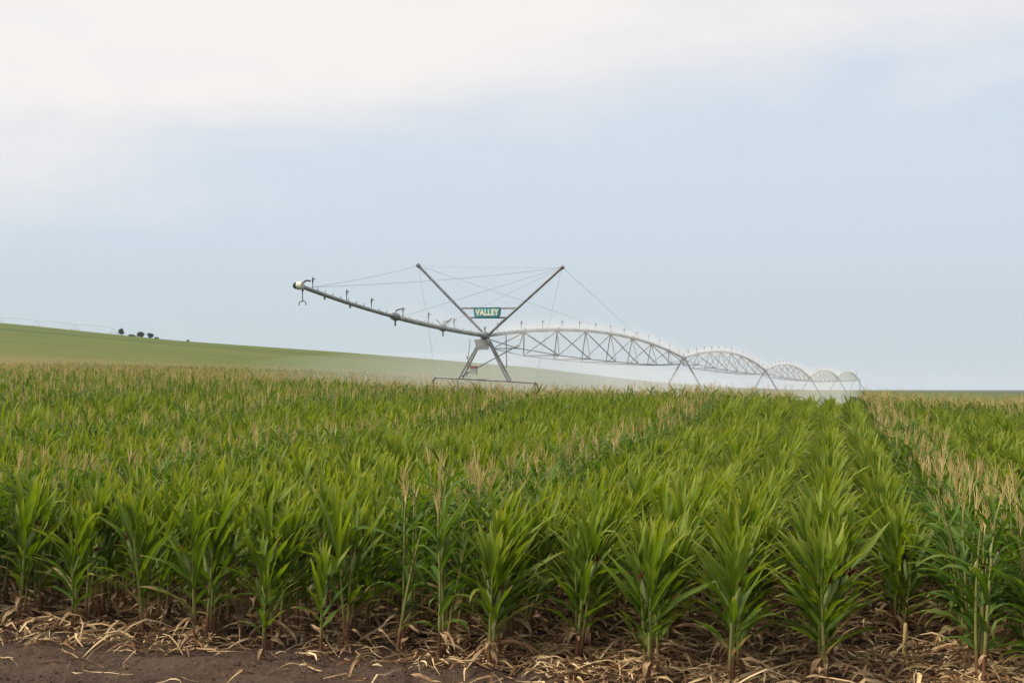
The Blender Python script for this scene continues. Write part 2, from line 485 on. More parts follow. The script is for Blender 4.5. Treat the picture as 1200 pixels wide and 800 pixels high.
def make_plant(kind, seed, lod):
    """returns {part: (V, Q, D)}"""
    r = np.random.default_rng(seed)
    seg = (8, 5, 3, 2)[lod]; nac = (5, 3, 3, 2)[lod]
    out = {}
    female = kind == 'female'
    H = r.uniform(.80, .96) if female else r.uniform(1.08, 1.28)
    nl = (r.integers(11, 14) if female else r.integers(9, 12))
    if lod == 2: nl = 9
    if lod == 3: nl = 6
    # stalk
    pb = PB()
    ns = (14, 7, 3, 2)[lod]; nn = (8, 5, 4, 3)[lod]
    lean = r.normal(0, .035, 2)
    zs = np.linspace(0, H, ns)
    def axis(z): return np.array([lean[0] * z * z, lean[1] * z * z, z])
    rad = [(.0165 - .009 * z / H) * (1 + (.18 if i % 2 == 0 and lod == 0 else 0)) * (1 if lod < 2 else 1.15) for i, z in enumerate(zs)]
    pb.tube([axis(z) for z in zs], rad, nn)
    if lod == 0:                       # brace roots
        for k in range(7):
            t = r.uniform(0, 6.28)
            a = np.array([math.cos(t), math.sin(t), 0])
            pb.tube([axis(.07) + a * .012, axis(.03) + a * .035, a * .06 + np.array([0, 0, -.03])], [.005, .005, .004], 4)
    out['stalk'] = pb.arr()
    # green leaves
    pb = PB(); dry = PB()
    zlo, zhi = (.28, H * .97) if female else (.26, H * .95)
    side = r.integers(0, 2)
    for i in range(nl):
        f = i / (nl - 1)
        z = zlo + (zhi - zlo) * f ** .85
        az = (i + side) % 2 * math.pi + r.normal(0, .62)
        if female:
            phi0 = R(43 - 31 * f + r.normal(0, 8)); curl = R(max(2, 30 - 20 * f + r.normal(0, 13)))
            L = r.uniform(.50, .72) * (.84 + .5 * f * (1 - f) * 2) * (1 - .12 * f); W = r.uniform(.029, .039) * (1 - .12 * f)
            power = 1.6
        else:
            phi0 = R(42 - 14 * f + r.normal(0, 7)); curl = R(80 - 42 * f + r.normal(0, 22))
            L = r.uniform(.58, .76) * (.8 + .5 * f * (1 - f) * 2) * (1 - .35 * f); W = r.uniform(.030, .040) * (1 - .3 * f)
            power = 1.4
        if r.random() < .07: curl += R(r.uniform(45, 95)); power = 2.2
        if r.random() < .25: L *= r.uniform(.65, .9)
        age = max(0, .36 - f * 1.4) * r.uniform(.3, 1.5)
        tone = np.clip(.25 + .55 * f + r.normal(0, .16), 0, 1)
        if lod == 3: W *= 1.5
        a = axis(z)
        add_leaf(pb, r, z, az, phi0, curl, L, W, seg, nac, age, tone, x0=a[0], y0=a[1], power=power)
    if female and lod < 3:             # whorl of young leaves where the tassel was pulled
        for k in range(2 if lod < 2 else 1):
            a = axis(H)
            add_leaf(pb, r, H, r.uniform(0, 6.28), R(r.uniform(3, 14)), R(r.uniform(5, 25)), r.uniform(.30, .44), .026, seg, nac, 0, r.uniform(.8, 1), x0=a[0], y0=a[1], off=.004)
    out['leaves'] = pb.arr()
    if lod < 2:
        for k in range(r.integers(3, 6) if lod == 0 else 2):
            add_leaf(dry, r, r.uniform(.05, .26), r.uniform(0, 6.28), R(r.uniform(50, 120)), R(r.uniform(30, 75)), r.uniform(.18, .42), r.uniform(.014, .028), max(3, seg - 2), max(2, nac - 2), 1, r.random())
        out['dry_leaves'] = dry.arr()
    if female and lod < 2 or (not female and lod == 0 and r.random() < .5):
        pb = PB(); sk = PB()
        for k in range(1):
            az = r.uniform(-.6, .6) + (math.pi if r.random() < .5 else 0)
            z = r.uniform(.50, .68) * (1 if female else 1.2) - .12 * k
            o = np.array([math.cos(az), math.sin(az), 0]); a = axis(z)
            d = o * .30 + np.array([0, 0, 1.]); d /= np.linalg.norm(d)
            L = r.uniform(.17, .23)
            prof = [(0, .012), (.15, .022), (.45, .027), (.8, .019), (1, .009)] if lod == 0 else [(0, .014), (.45, .027), (1, .009)]
            pb.tube([a + o * .02 + d * L * t for t, _ in prof], [w for _, w in prof], 7 if lod == 0 else 4)
            if lod == 0:
                add_leaf(pb, r, z + L * .8, az + .5, R(20), R(20), .16, .012, 4, 2, 0, .8, off=.05)
            tip = a + o * .02 + d * L
            for j in range(9 if lod == 0 else 2):
                e = r.normal(0, .018, 3); e2 = e * 1.5 + np.array([0, 0, -r.uniform(.0, .035)])
                sk.tube([tip, tip + d * .035 + e, tip + d * .045 + e2], [.006, .005, .003], 4 if lod == 0 else 3)
        out['ear'] = pb.arr(); out['silk'] = sk.arr()
    if not female and (r.random() < .70 or seed % 10 == 1):
        pb = PB()
        top = axis(H)
        nb = (6, 4, 2, 2)[lod]; n3 = (4, 3, 3, 3)[lod]
        w = (.0034, .0034, .0046, .0085)[lod]
        tl = np.array([r.normal(0, .10), r.normal(0, .10), 1.]); tl /= np.linalg.norm(tl)
        L = r.uniform(.25, .36)
        pb.tube([top, top + tl * L * .5, top + tl * L], [w * .8, w * 1.2, w * .7], n3)
        for k in range(nb):
            t = r.uniform(0, 6.28); el = r.uniform(.06, .32); o = np.array([math.cos(t), math.sin(t), 0])
            b = top + tl * L * (.12 + .3 * k / nb); l2 = r.uniform(.14, .24)
            p1 = b + (tl * math.cos(el) + o * math.sin(el)) * l2 * .55
            p2 = p1 + (tl * math.cos(el * 1.7) + o * math.sin(el * 1.7)) * l2 * .45
            pb.tube([b, p1, p2], [w * .7, w, w * .6], n3)
        out['tassel'] = pb.arr()
    return out

PARTMAT = {'stalk': M_STALK, 'leaves': None, 'dry_leaves': M_DRY, 'ear': M_HUSK, 'silk': M_SILK, 'tassel': M_TASSEL}
ORDER = ['stalk', 'leaves', 'dry_leaves', 'ear', 'silk', 'tassel']

TH = math.atan(375.0 / FPX)
DIR = np.array([math.sin(TH), math.cos(TH)]); PERP = np.array([math.cos(TH), -math.sin(TH)])
def dfront(X):
    return np.interp(X, [-14, -7, -5.33, -2.52, -.23, 2.0, 2.73, 3.95, 8], [17.0, 15.6, 15.1, 14.3, 13.45, 12.75, 12.65, 12.05, 11.2])

# row layout: pairs of tasselled (male) rows with six detasselled rows between
pairs = [1.40 + 5.3 * k for k in range(-16, 12)]
rows = []
for c in pairs:
    rows += [(c - .20, 'male'), (c + .28, 'male')]
    for j in range(6):
        rows.append((c + .86 + j * .735, 'female'))
rows.sort()
P = []
for ri, (v, kd) in enumerate(rows):
    t = np.arange(8, 172, .142 if kd == 'female' else .17)
    t = t + rng.normal(0, .025, len(t))
    vv = v + rng.normal(0, .026, len(t))
    XY = vv[:, None] * PERP + t[:, None] * DIR
    for (x, y) in XY:
        P.append((x, y, v, 0 if kd == 'female' else 1, ri))
P = np.array(P)
X, Y = P[:, 0], P[:, 1]
u = X / np.maximum(Y, 1)
start = dfront(X) + vnoise(P[:, 2] * 3.1, P[:, 2] * 0 + .5, 1, 8) * .45
for v_, d_ in ((-3.04, 13.15), (-2.305, 13.35), (-1.57, 12.55), (-.835, 12.25), (-.10, 12.25), (.635, 14.4), (1.2, 12.2), (1.68, 11.7), (2.26, 11.9)):
    start[np.abs(P[:, 2] - v_) < .06] = d_
keep = (Y > start) & (np.abs(u) < .42) & (Y < 165)
keep &= ~((Y > 72) & (u > .16))
keep &= ~((Y > 85) & (P[:, 2] > -.6) & (P[:, 2] < .35))     # bare wheel track over the crest
dens = np.interp(Y, [0, 38, 60, 100, 165], [1, 1, .62, .42, .30])
dens = dens * np.interp(Y, [0, 16, 17], [.97, .97, 1.0])
keep &= rng.random(len(P)) < dens
P = P[keep]; X, Y = P[:, 0], P[:, 1]; u = X / Y
Ym = np.interp(u, [-.4, -.35, -.1, .05, .13, .19, .195, .24, .245, .35], [35, 36, 41, 44, 46, 47.5, 70, 70, 45.5, 41])
prob = np.clip((Y - Ym) / 4 + .15, 0, 1) * np.interp(u, [.05, .2], [.5, 1])
male = (P[:, 3] > .5) | (rng.random(len(P)) < np.where(Y > Ym - .6, prob, 0)) | ((u < -.05) & (rng.random(len(P)) < .04 * np.clip((Y - 18) / 8, 0, 1)))
Z = ground_z(X, Y)
scale = rng.normal(1.0, .085, len(P)).clip(.72, 1.2)
# lower growth in patches
scale *= 1 + .13 * vnoise(X, Y, .35, 21)
scale *= np.interp(Y, [15, 19], [1.06, 1.0])
scale[(Y > 42) & (P[:, 2] > -1.4) & (P[:, 2] < .85)] *= .95
rot = -TH + rng.normal(0, R(27), len(P)) + math.pi * rng.integers(0, 2, len(P))

# the 300 that show largest are things of their own
inframe = np.abs(u) < .355
depth_in = np.where(inframe, Y - dfront(X), 1e9)
order = np.argsort(depth_in)
NIND = 297
ind = order[:NIND]
isind = np.zeros(len(P), bool); isind[ind] = True

# prototypes (mesh data shared by the copies)
def part_meshes(kind, seed):
    pl = make_plant(kind, seed, 0)
    res = {}
    for k, (V, Q, D) in pl.items():
        if len(V) == 0: continue
        mt = PARTMAT[k] or (M_FEM if kind == 'female' else M_MALE)
        res[k] = np_mesh(k, V, [Q], [mt], None, D, k not in ('dry_leaves',))
    return res
NV = 22
VAR = {'female': [part_meshes('female', 100 + i) for i in range(NV)], 'male': [part_meshes('male', 200 + i) for i in range(14)]}

def plant_object(kind, var, loc, rz, sc, label, group=None, tilt=(0, 0)):
    o = empty('maize_plant', loc, rz)
    o.rotation_euler = (tilt[0], tilt[1], rz)
    o.scale = (sc, sc, sc)
    tag(o, label, 'maize plant', group)
    for k in ('stalk', 'leaves', 'dry_leaves', 'ear', 'tassel'):
        if k in var:
            c = link(k, var[k], o)
            if k == 'ear': link('silk', var['silk'], c)
    return o

# labels: rows counted from the right-hand edge, plants counted from the row's front
ORD = ['first', 'second', 'third', 'fourth', 'fifth', 'sixth', 'seventh', 'eighth', 'ninth', 'tenth', 'eleventh', 'twelfth', 'thirteenth', 'fourteenth', 'fifteenth',
       'sixteenth', 'seventeenth', 'eighteenth', 'nineteenth', 'twentieth', 'twenty-first', 'twenty-second', 'twenty-third', 'twenty-fourth', 'twenty-fifth', 'twenty-sixth', 'twenty-seventh']
rowids = sorted({int(P[i, 4]) for i in ind}, reverse=True)
byrow = {r_: sorted([i for i in ind if int(P[i, 4]) == r_], key=lambda i: Y[i]) for r_ in rowids}
for n_, r_ in enumerate(rowids):
    for q, i in enumerate(byrow[r_]):
        kd = 'male' if male[i] else 'female'
        rowname = ORD[n_] + ' row from the right' if n_ else 'row at the right edge'
        look = 'dark green tasselled maize plant' if kd == 'male' else 'green maize plant without tassel'
        grp = 'maize plants along the front of the field'
        if q == 0: lab = f'{look} at the front end of the {rowname}'
        elif q < 4: lab = f'{look}, {ORD[q]} plant back in the {rowname}'
        else:
            lab = ('dark tasselled' if kd == 'male' else 'green tasselless') + f' maize plant behind the fourth plant of the {rowname}'
        var = VAR[kd][rng.integers(0, len(VAR[kd]))]
        plant_object(kd, var, (X[i], Y[i], Z[i]), rot[i], scale[i], lab, grp, rng.normal(0, .06, 2))

# the two single plants and stubs that stand out at the field's edge
def px(x, y, base=True):
    d = CAMZ * FPX / (y - 459.0)
    return ((x - 600) / FPX * d, d)
def special(x, y, kind, seed, sc, label, rz=-TH, strip=None):
    X_, Y_ = px(x, y)
    pl = part_meshes(kind, seed)
    for k in strip or (): pl.pop(k, None)
    plant_object(kind, pl, (X_, Y_, float(ground_z(X_, Y_))), rz, sc, label, 'maize plants along the front of the field')
special(310, 768, 'female', 411, .74, 'short bright green maize plant standing alone in front at the bare soil', rz=.1, strip=('ear',))
special(378, 764, 'female', 416, .95, 'slim maize plant standing in front, just right of the short lone one', rz=.9)
X_, Y_ = px(284, 745)
g_ = PB(); r5 = np.random.default_rng(3)
for k in range(9):
    add_leaf(g_, r5, .02 + .03 * k, r5.uniform(0, 6.28), R(r5.uniform(2, 16)), R(r5.uniform(0, 20)) if k < 6 else R(100), r5.uniform(.35, .62), .035, 6, 3, 1, .5)
V_, Q_, D_ = g_.arr()
o = empty('dead_maize_stalk', (X_, Y_, float(ground_z(X_, Y_))))
tag(o, 'brown withered maize stalk wrapped in dry leaves beside the short lone plant', 'dead plant')
link('dry_leaves', np_mesh('dry_leaves', V_, [Q_], [M_DRY], None, D_, False), o)
pb = PB(); pb.tube([(0, 0, 0), (.01, 0, .3), (.0, .01, .62)], [.016, .013, .008], 7)
V_, Q_, D_ = pb.arr(); link('stalk', np_mesh('stalk', V_, [Q_], [M_DRY], None, D_), o)
for (sx, sy, hh, lab) in [(1056, 772, .36, 'pale broken maize stub between the rows at lower right'), (533, 742, .62, 'cut pale maize stalk without leaves beside the tasselled front plants')]:
    X_, Y_ = px(sx, sy)
    o = empty('maize_stub', (X_, Y_, float(ground_z(X_, Y_)))); tag(o, lab, 'stalk stub')
    pb = PB(); pb.tube([(0, 0, -.02), (.008, 0, hh * .5), (.02, .0, hh), (.02, .0, hh + .012)], [.022, .019, .018, .008], 8)
    V_, Q_, D_ = pb.arr(); link('stalk', np_mesh('stalk', V_, [Q_], [M_TASSEL], None, D_), o)
    pb = PB()
    for k in range(3): add_leaf(pb, r5, hh * .15 * (k + 1), r5.uniform(0, 6), R(30), R(110), .22, .022, 5, 3, 1, .5)
    V_, Q_, D_ = pb.arr(); link('dry_leaves', np_mesh('dry_leaves', V_, [Q_], [M_DRY], None, D_, False), o)

# every other plant of the field: one mass
STM = [M_STALK, M_FEM, M_MALE, M_DRY, M_HUSK, M_SILK, M_TASSEL]
MI = {'stalk': 0, 'dry_leaves': 3, 'ear': 4, 'silk': 5, 'tassel': 6}
def crop_mass(name, idx, lodf, label):
    Vs, Qs, Ms, Ds = [], [], [], []
    base = 0
    lods = lodf(Y[idx])
    for kd in ('female', 'male'):
        for lod in (0, 1, 2, 3):
            sel0 = idx[(lods == lod) & (male[idx] == (kd == 'male'))]
            if len(sel0) == 0: continue
            nvar = (22, 20, 14, 10)[lod]
            which = rng.integers(0, nvar, len(sel0))
            for k in range(nvar):
                sel = sel0[which == k]
                if len(sel) == 0: continue
                pl = make_plant(kd, (100 if kd == 'female' else 200) + k, lod)
                v, q, d, m_ = [], [], [], []
                b = 0
                for part in ORDER:
                    if part not in pl or len(pl[part][0]) == 0: continue
                    V1, Q1, D1 = pl[part]
                    v.append(V1); q.append(Q1 + b); d.append(D1)
                    mi = MI.get(part, 1 if kd == 'female' else 2)
                    m_.append(np.full(len(Q1), mi)); b += len(V1)
                v = np.concatenate(v); q = np.concatenate(q); d = np.concatenate(d); m_ = np.concatenate(m_)
                n = len(sel)
                c, s_ = np.cos(rot[sel]), np.sin(rot[sel])
                sc = scale[sel]
                tx, ty = rng.normal(0, .045, n), rng.normal(0, .045, n)
                vx, vy, vz = v[None, :, 0] * sc[:, None], v[None, :, 1] * sc[:, None], v[None, :, 2] * sc[:, None]
                WX = X[sel][:, None] + vx * c[:, None] - vy * s_[:, None] + vz * tx[:, None]
                WY = Y[sel][:, None] + vx * s_[:, None] + vy * c[:, None] + vz * ty[:, None]
                WZ = Z[sel][:, None] + vz
                Vs.append(np.stack([WX, WY, WZ], 2).reshape(-1, 3))
                Qs.append((q[None] + (base + np.arange(n) * len(v))[:, None, None]).reshape(-1, 4))
                dd = np.repeat(d[None], n, 0).copy()
                dd[:, :, 3] = np.clip(dd[:, :, 3] + rng.normal(0, .12, n)[:, None], 0, 1)
                Ds.append(dd.reshape(-1, 4))
                Ms.append(np.tile(m_, n))
                base += n * len(v)
    me = np_mesh(name, np.concatenate(Vs), [np.concatenate(Qs)], STM, np.concatenate(Ms), np.concatenate(Ds))
    o = link(name, me)
    tag(o, label, 'maize crop', kind='stuff')
    return o
rest = np.where(~isind)[0]
crop_mass('maize_crop', rest, lambda y: np.where(y < 19, 0, np.where(y < 34, 1, np.where(y < 75, 2, 3))),
          'dense green maize field of straight rows with straw coloured tassels running to the crest')

# ------------------------------------------------------------------ dry litter on the soil
def litter(n):
    Vs, Qs, Ds = [], [], []
    seg = 5
    xs = rng.uniform(-9, 7.5, n * 3); ys = rng.uniform(11.3, 19.5, n * 3)
    df = dfront(xs)
    inside = ys - df
    patch = vnoise(xs, ys, .8, 31) + vnoise(xs, ys, 2.2, 32) * .7
    inside = inside + np.interp(xs, [-3, 0], [.35, .1])
    pr = np.where(inside > -.25, .75 + patch, np.clip(.35 + inside * .22 + patch * .4, 0.015, .6))
    right = np.interp(xs, [-6, -1, 1.5], [.55, .75, 1.35])
    pr = pr * np.where(inside < -.25, np.interp(xs, [-6, -1.5, .3, 1.5], [.14, .22, .8, 1.6]), right)
    k = rng.random(n * 3) < pr
    xs, ys = xs[k][:n], ys[k][:n]
    zs = ground_z(xs, ys)
    m = len(xs)
    L = rng.gamma(2.4, .11, m).clip(.05, .8); W = rng.uniform(.004, .017, m) * (.6 + .8 * L)
    az = rng.uniform(0, 2 * math.pi, m); curl = rng.normal(0, 1.5, m); side = rng.normal(0, 1.4, m); lift = np.abs(rng.normal(0, .10, m)); tw = rng.normal(0, 2.2, m)
    base_h = np.abs(rng.normal(.0, .035, m)) + .006
    ts = np.linspace(0, 1, seg + 1)
    px_, py_ = xs.copy(), ys.copy()
    prevs = []
    for i, t in enumerate(ts):
        a = az + side * (t - .5)
        if i:
            px_ = px_ + np.cos(a) * L / seg; py_ = py_ + np.sin(a) * L / seg
        z = ground_z(px_, py_) + base_h + lift * L * 4 * t * (1 - t) + .05 * L * np.sin(curl * t * 3)
        z = np.maximum(z, ground_z(px_, py_) + .004)
        w = W * (.25 + .75 * np.sin(math.pi * min(.97, .15 + .8 * t)))
        th = tw * t
        ax, ay, azz = -np.sin(a) * np.cos(th), np.cos(a) * np.cos(th), np.abs(np.sin(th))
        cup = .5 * w
        Vs.append(np.stack([np.stack([px_ - ax * w, py_ - ay * w, z + azz * w * 0 + cup * .3], 1), np.stack([px_, py_, z], 1), np.stack([px_ + ax * w, py_ + ay * w, z + azz * w * 1.6 + cup * .3], 1)], 1))
    V = np.stack(Vs, 1).reshape(m, -1, 3)         # m, (seg+1)*3, 3
    q = []
    for i in range(seg):
        for k in range(2):
            a = i * 3 + k
            q.append((a, a + 1, a + 4, a + 3))
    q = np.array(q)
    Q = (q[None] + (np.arange(m) * V.shape[1])[:, None, None]).reshape(-1, 4)
    LD_ = np.zeros((m, V.shape[1], 4)); LD_[:, :, 3] = (rng.random(m) ** .9)[:, None]; LD_ = LD_.reshape(-1, 4)
    tag(link('dry_leaf_litter', np_mesh('dry_leaf_litter', V.reshape(-1, 3), [Q], [M_LITTER], None, LD_, False)),
        'tan dead maize leaves and husks lying scattered on the brown soil', 'leaf litter', kind='stuff')
litter(25000)
def clods(n):
    ico = [(0, 0, 1), (.9, 0, .3), (.3, .85, .3), (-.7, .5, .3), (-.7, -.5, .3), (.3, -.85, .3), (0, 0, -.5)]
    tri = [(0, 1, 2), (0, 2, 3), (0, 3, 4), (0, 4, 5), (0, 5, 1), (6, 2, 1), (6, 3, 2), (6, 4, 3), (6, 5, 4), (6, 1, 5)]
    xs = rng.uniform(-8, 7, n); ys = rng.uniform(11.6, 17, n)
    k = rng.random(n) < np.clip(.45 + vnoise(xs, ys, .9, 51) + vnoise(xs, ys, 3.0, 52), .05, 1)
    xs, ys = xs[k], ys[k]; m = len(xs)
    r_ = rng.gamma(1.4, .006, m).clip(.003, .018)
    base = np.array(ico)[None] * r_[:, None, None] * rng.uniform(.65, 1.35, (m, 7, 3))
    a = rng.uniform(0, 6.28, m); c, s_ = np.cos(a)[:, None], np.sin(a)[:, None]
    V = np.stack([base[:, :, 0] * c - base[:, :, 1] * s_ + xs[:, None], base[:, :, 0] * s_ + base[:, :, 1] * c + ys[:, None], base[:, :, 2] + ground_z(xs, ys)[:, None] + r_[:, None] * .15], 2)
    Q = (np.array(tri)[None] + (np.arange(m) * 7)[:, None, None]).reshape(-1, 3)
    tag(link('soil_clods', np_mesh('soil_clods', V.reshape(-1, 3), [Q], [M_SOIL], smooth=False)), 'small dark crumbs and clods of earth strewn over the bare soil', 'soil clods', kind='stuff')
clods(11000)

# ------------------------------------------------------------------ irrigation machine
T0 = np.array([-1.05, 56.0]); SV = np.array([12.45, 40.3])
HT = [66 * 56 / FPX, 2.24, 2.0, 1.75, 2.1, 2.5]
def TP(n): 
    q = T0 + SV * n
    return Vector((q[0], q[1], 0))
SD = Vector((SV[0], SV[1], 0)).normalized(); SP = Vector((SD.y, -SD.x, 0)); UP = Vector((0, 0, 1))
mach = empty('irrigation_machine', (T0[0], T0[1], float(gz(*T0))))
tag(mach, 'long galvanised irrigation machine with arched truss spans and V-shaped mast crossing the maize', 'irrigation machine')
MO = Vector(mach.location)
def nb(): return MB(MO)
def holder(name, parent): return empty(name, (0, 0, 0), 0, parent)

def sprinkler(p, parent, h=.30, big=False):
    b = nb()
    b.tube([p, p + UP * h * .55], .013, 5)
    b.tube([p + UP * h * .55, p + UP * h * .72], .024, 6)
    b.tube([p + UP * h * .72, p + UP * h], .016, 5)
    b.box(p + UP * h * .8 + SP * .03, (.05, .012, .015), SP)
    b.build('sprinkler', M_BLACK, parent)

def arch(i, t):
    q = TP(i + t)
    h = HT[i] * (1 - t) + HT[i + 1] * t + 4 * t * (1 - t) * (.86 if i == 0 else 1.0)
    return Vector((q.x, q.y, CAMZ + h))

def tower_legs(n, top, beam_drop, half_in, half_beam, parent, tilt=0.0):
    """A-frame on a base beam with two drive wheels"""
    c = TP(n)
    bc = Vector((c.x, c.y, top - beam_drop))
    def bp(s, z=0): return bc + SP * s + UP * (z - tilt * s)
    for sgn in (-1, 1):
        for e in (-.22, .22):
            b = nb(); b.tube([Vector((c.x, c.y, top - .12)) + SP * sgn * .12 + SD * e * .5, bp(sgn * half_in) + SD * e], .042, 6)
            b.build('leg', M_GALV, parent)
        b = nb()
        b.tube([bp(sgn * half_in * .55, beam_drop * .45) + SD * -.17, bp(sgn * half_in * .55, beam_drop * .45) + SD * .17], .025, 5)
        b.build('leg_brace', M_GALV, parent)
    b = nb()
    for e in (-.12, .12):
        b.tube([bp(-half_beam) + SD * e, bp(half_beam) + SD * e], .035, 6)
    for s in (-half_beam, -half_in, 0, half_in, half_beam):
        b.tube([bp(s) - SD * .16, bp(s) + SD * .16], .03, 5)
    b.build('base_beam', M_GALV, parent)
    for sgn in (-1, 1):
        e = bp(sgn * half_beam)
        gzv = float(gz(e.x + SP.x * sgn * .2, e.y + SP.y * sgn * .2))
        rw = .62
        hub = Vector((e.x, e.y, gzv + rw - .04)) + SP * sgn * .22
        b = nb(); b.tube([e, e + SP * sgn * .10 - UP * .1, hub + SD * .28], .045, 6)
        b.tube([e - SD * .1, hub - SD * .28], .03, 6)
        b.build('wheel_strut', M_GALVD, parent)
        w = holder('wheel', parent)
        # tyre and rim are sub-sub parts in nature: keep one mesh with two materials
        prof = [(-.15, .46), (-.17, .55), (-.12, .61), (0, .63), (.12, .61), (.17, .55), (.15, .46)]
        ps, fs, n_ = [], [], 28
        for k in range(n_):
            t = 2 * math.pi * k / n_
            for (a, r_) in prof:
                rr = r_ + (.02 if k % 2 and r_ > .6 else 0)
                ps.append(hub + SD * a + (SP * math.cos(t) + UP * math.sin(t)) * rr)
        m_ = len(prof)
        for k in range(n_):
            for j in range(m_ - 1):
                k2 = (k + 1) % n_
                fs.append((k * m_ + j, k * m_ + j + 1, k2 * m_ + j + 1, k2 * m_ + j))
        nt_ = len(fs)
        c0 = len(ps)
        ps.append(hub + SD * .03)
        for k in range(n_): fs.append((c0, k * m_ + m_ - 1, ((k + 1) % n_) * m_ + m_ - 1))
        b = nb(); b.pts(ps, fs)
        me_ = b.mesh('wheel', M_RUBBER); me_.materials.append(M_GALV)
        for pi_, pl_ in enumerate(me_.polygons): pl_.material_index = 1 if pi_ >= nt_ else 0
        bpy.data.objects.remove(w)
        link('wheel', me_, parent)
    return bp

NSP = 5
for i in range(NSP):
    sp = holder('span', mach)
    N = 40
    b = nb(); b.tube([arch(i, k / N) for k in range(N + 1)], .085, 10)
    for k in range(1, 8):                                  # bolted flanges
        a = arch(i, k / 8); d = (arch(i, k / 8 + .01) - a).normalized()
        b.tube([a - d * .04, a + d * .04], .14, 10)
    b.build('pipe', M_PIPE, sp, True)
    # lower chords + bracing
    J = 8
    ts = [(k + .5) / J for k in range(J)]
    def lowp(t, s):
        e = 1 - (2 * t - 1) ** 4
        dep = 1.55 * (math.sin(math.pi * t) ** .55)
        return arch(i, t) - UP * dep + SP * s * (.30 + .60 * e)
    for s in (-1, 1):
        b = nb()
        path = [arch(i, 0) - UP * .1] + [lowp(t, s) for t in ts] + [arch(i, 1) - UP * .1]
        b.tube(path, .020, 6)
        b.build('truss_rod', M_GALV, sp)
        b = nb()
        for k, t in enumerate(ts):
            for tt in (t - .5 / J, t + .5 / J):
                if 0.01 < tt < .99:
                    b.tube([arch(i, tt) - UP * .06, lowp(t, s)], .026, 5)
        b.build('truss_brace', M_GALV, sp)
    b = nb()
    for t in ts: b.tube([lowp(t, -1), lowp(t, 1)], .026, 5)
    b.build('cross_strut', M_GALVD, sp)
    ns = 13
    for k in range(ns):
        sprinkler(arch(i, (k + .5) / ns) + UP * .08, sp, .36)

for n in range(0, NSP + 1):
    tw = holder('tower', mach)
    top = CAMZ + HT[n]
    if n == 0:
        bp = tower_legs(0, top, 1.72, 1.0, 2.02, tw, .055)
        c = TP(0)
        b = nb(); b.prism([(-.22, -.28), (.22, -.28), (.34, .12), (-.34, .12)], SP, UP, Vector((c.x, c.y, top - .28)) - SD * .27, .05)
        b.build('gusset_plate', M_GALV, tw)
        b = nb(); b.box(bp(-.35, .32) - SD * .3, (.12, .07, .12), SP); b.build('motor_box', M_WHITE, tw)
        b = nb(); b.box(bp(-.35, .48) - SD * .3, (.13, .08, .04), SP); b.build('box_lid', M_RED, tw)
        b = nb()
        b.tube([bp(-.75, .9), bp(-.45, .2)], .02, 5); b.tube([bp(-1.0, 0) - SD * .3, bp(-1.0, -.5) - SD * .3], .018, 5)
        b.tube([bp(-.6, 1.55), bp(-.75, .1)], .014, 5)
        b.build('conduit', M_GALVD, tw)
    else:
        gd = float(gz(TP(n).x, TP(n).y))
        tower_legs(n, top, min(3.0, top - gd - .75), 1.75, 2.0, tw)
    b = nb(); a = Vector((TP(n).x, TP(n).y, top)); b.tube([a - SD * .32, a - SD * .1, a + SD * .1, a + SD * .32], [.12, .16, .16, .12], 10); b.tube([a - UP * .16, a + UP * .34], .035, 6)
    b.build('pipe_joint', M_GALVD if n else M_GALV, tw)
    if n == NSP:
        b = nb(); b.tube([a, a + UP * 1.3], .04, 6); b.tube([a + SP * .5 - UP * 2.6, a + SP * .5], .06, 6); b.build('riser_pipe', M_GALVD, tw)

# overhang with the end gun
ov = holder('overhang', mach)
OVN = [0, -.06, -.1126, -.16, -.2206, -.28, -.33, -.3856]
OVH = [HT[0], 2.215, 2.265, 2.325, 2.43, 2.58, 2.73, 2.93]
def ovp(n):
    h = np.interp(-n, [-x for x in OVN], OVH); q = TP(n)
    return Vector((q.x, q.y, CAMZ + h))
b = nb()
fine = np.linspace(0, .3856, 34)
cs = np.polyfit([-x for x in OVN], OVH, 3)
def ovs(n): q = TP(n); return Vector((q.x, q.y, CAMZ + float(np.polyval(cs, -n))))
b.tube([ovs(-t) for t in np.linspace(0, .2206, 20)], .086, 10)
b.build('pipe', M_PIPE, ov, True)
b = nb(); b.tube([ovs(-t) for t in np.linspace(.2206, .3856, 16)], .062, 10)
b.build('outer_pipe', M_GALV, ov, True)
def opx(x):                                  # position along the overhang of a picture column
    q = (x - 600) / FPX
    return float((q * T0[1] - T0[0]) / (SV[0] - q * SV[1]))
for x in (366, 406, 435, 472, 502, 532):
    sprinkler(ovs(opx(x)) + UP * .05, ov, .34 if x < 480 else .40, True)
b = nb()
for x in np.arange(372, 555, 9.0):
    p = ovs(opx(x)); b.tube([p + UP * .05, p + UP * .13], .016, 5)
b.build('outlet_plugs', M_GALV, ov)
for x, s in ((463, .125), (519, .12)):
    p = ovs(opx(x)); d = SD
    cl = nb(); cl.tube([p - d * .16, p + d * .16], s, 10); cl.tube([p, p - UP * .30], .03, 6); cl.tube([p + UP * .1, p + UP * .22 + d * .1, p + UP * .26 + SP * .22], .028, 5)
    if x == 519: cl.tube([p + UP * .05, p + UP * .3 - SP * .25], .022, 5); cl.tube([p + UP * .05, p + UP * .34 + SP * .34], .022, 5)
    cl.build('pipe_clamp', M_GALVD if x == 463 else M_GALV, ov)
for x in (380, 410):
    p = ovs(opx(x)); cl = nb(); cl.tube([p, p - UP * .14], .03, 6); cl.build('drain_valve', M_GALVD, ov)
e = ovs(-.3856)
gun = holder('end_gun', mach)
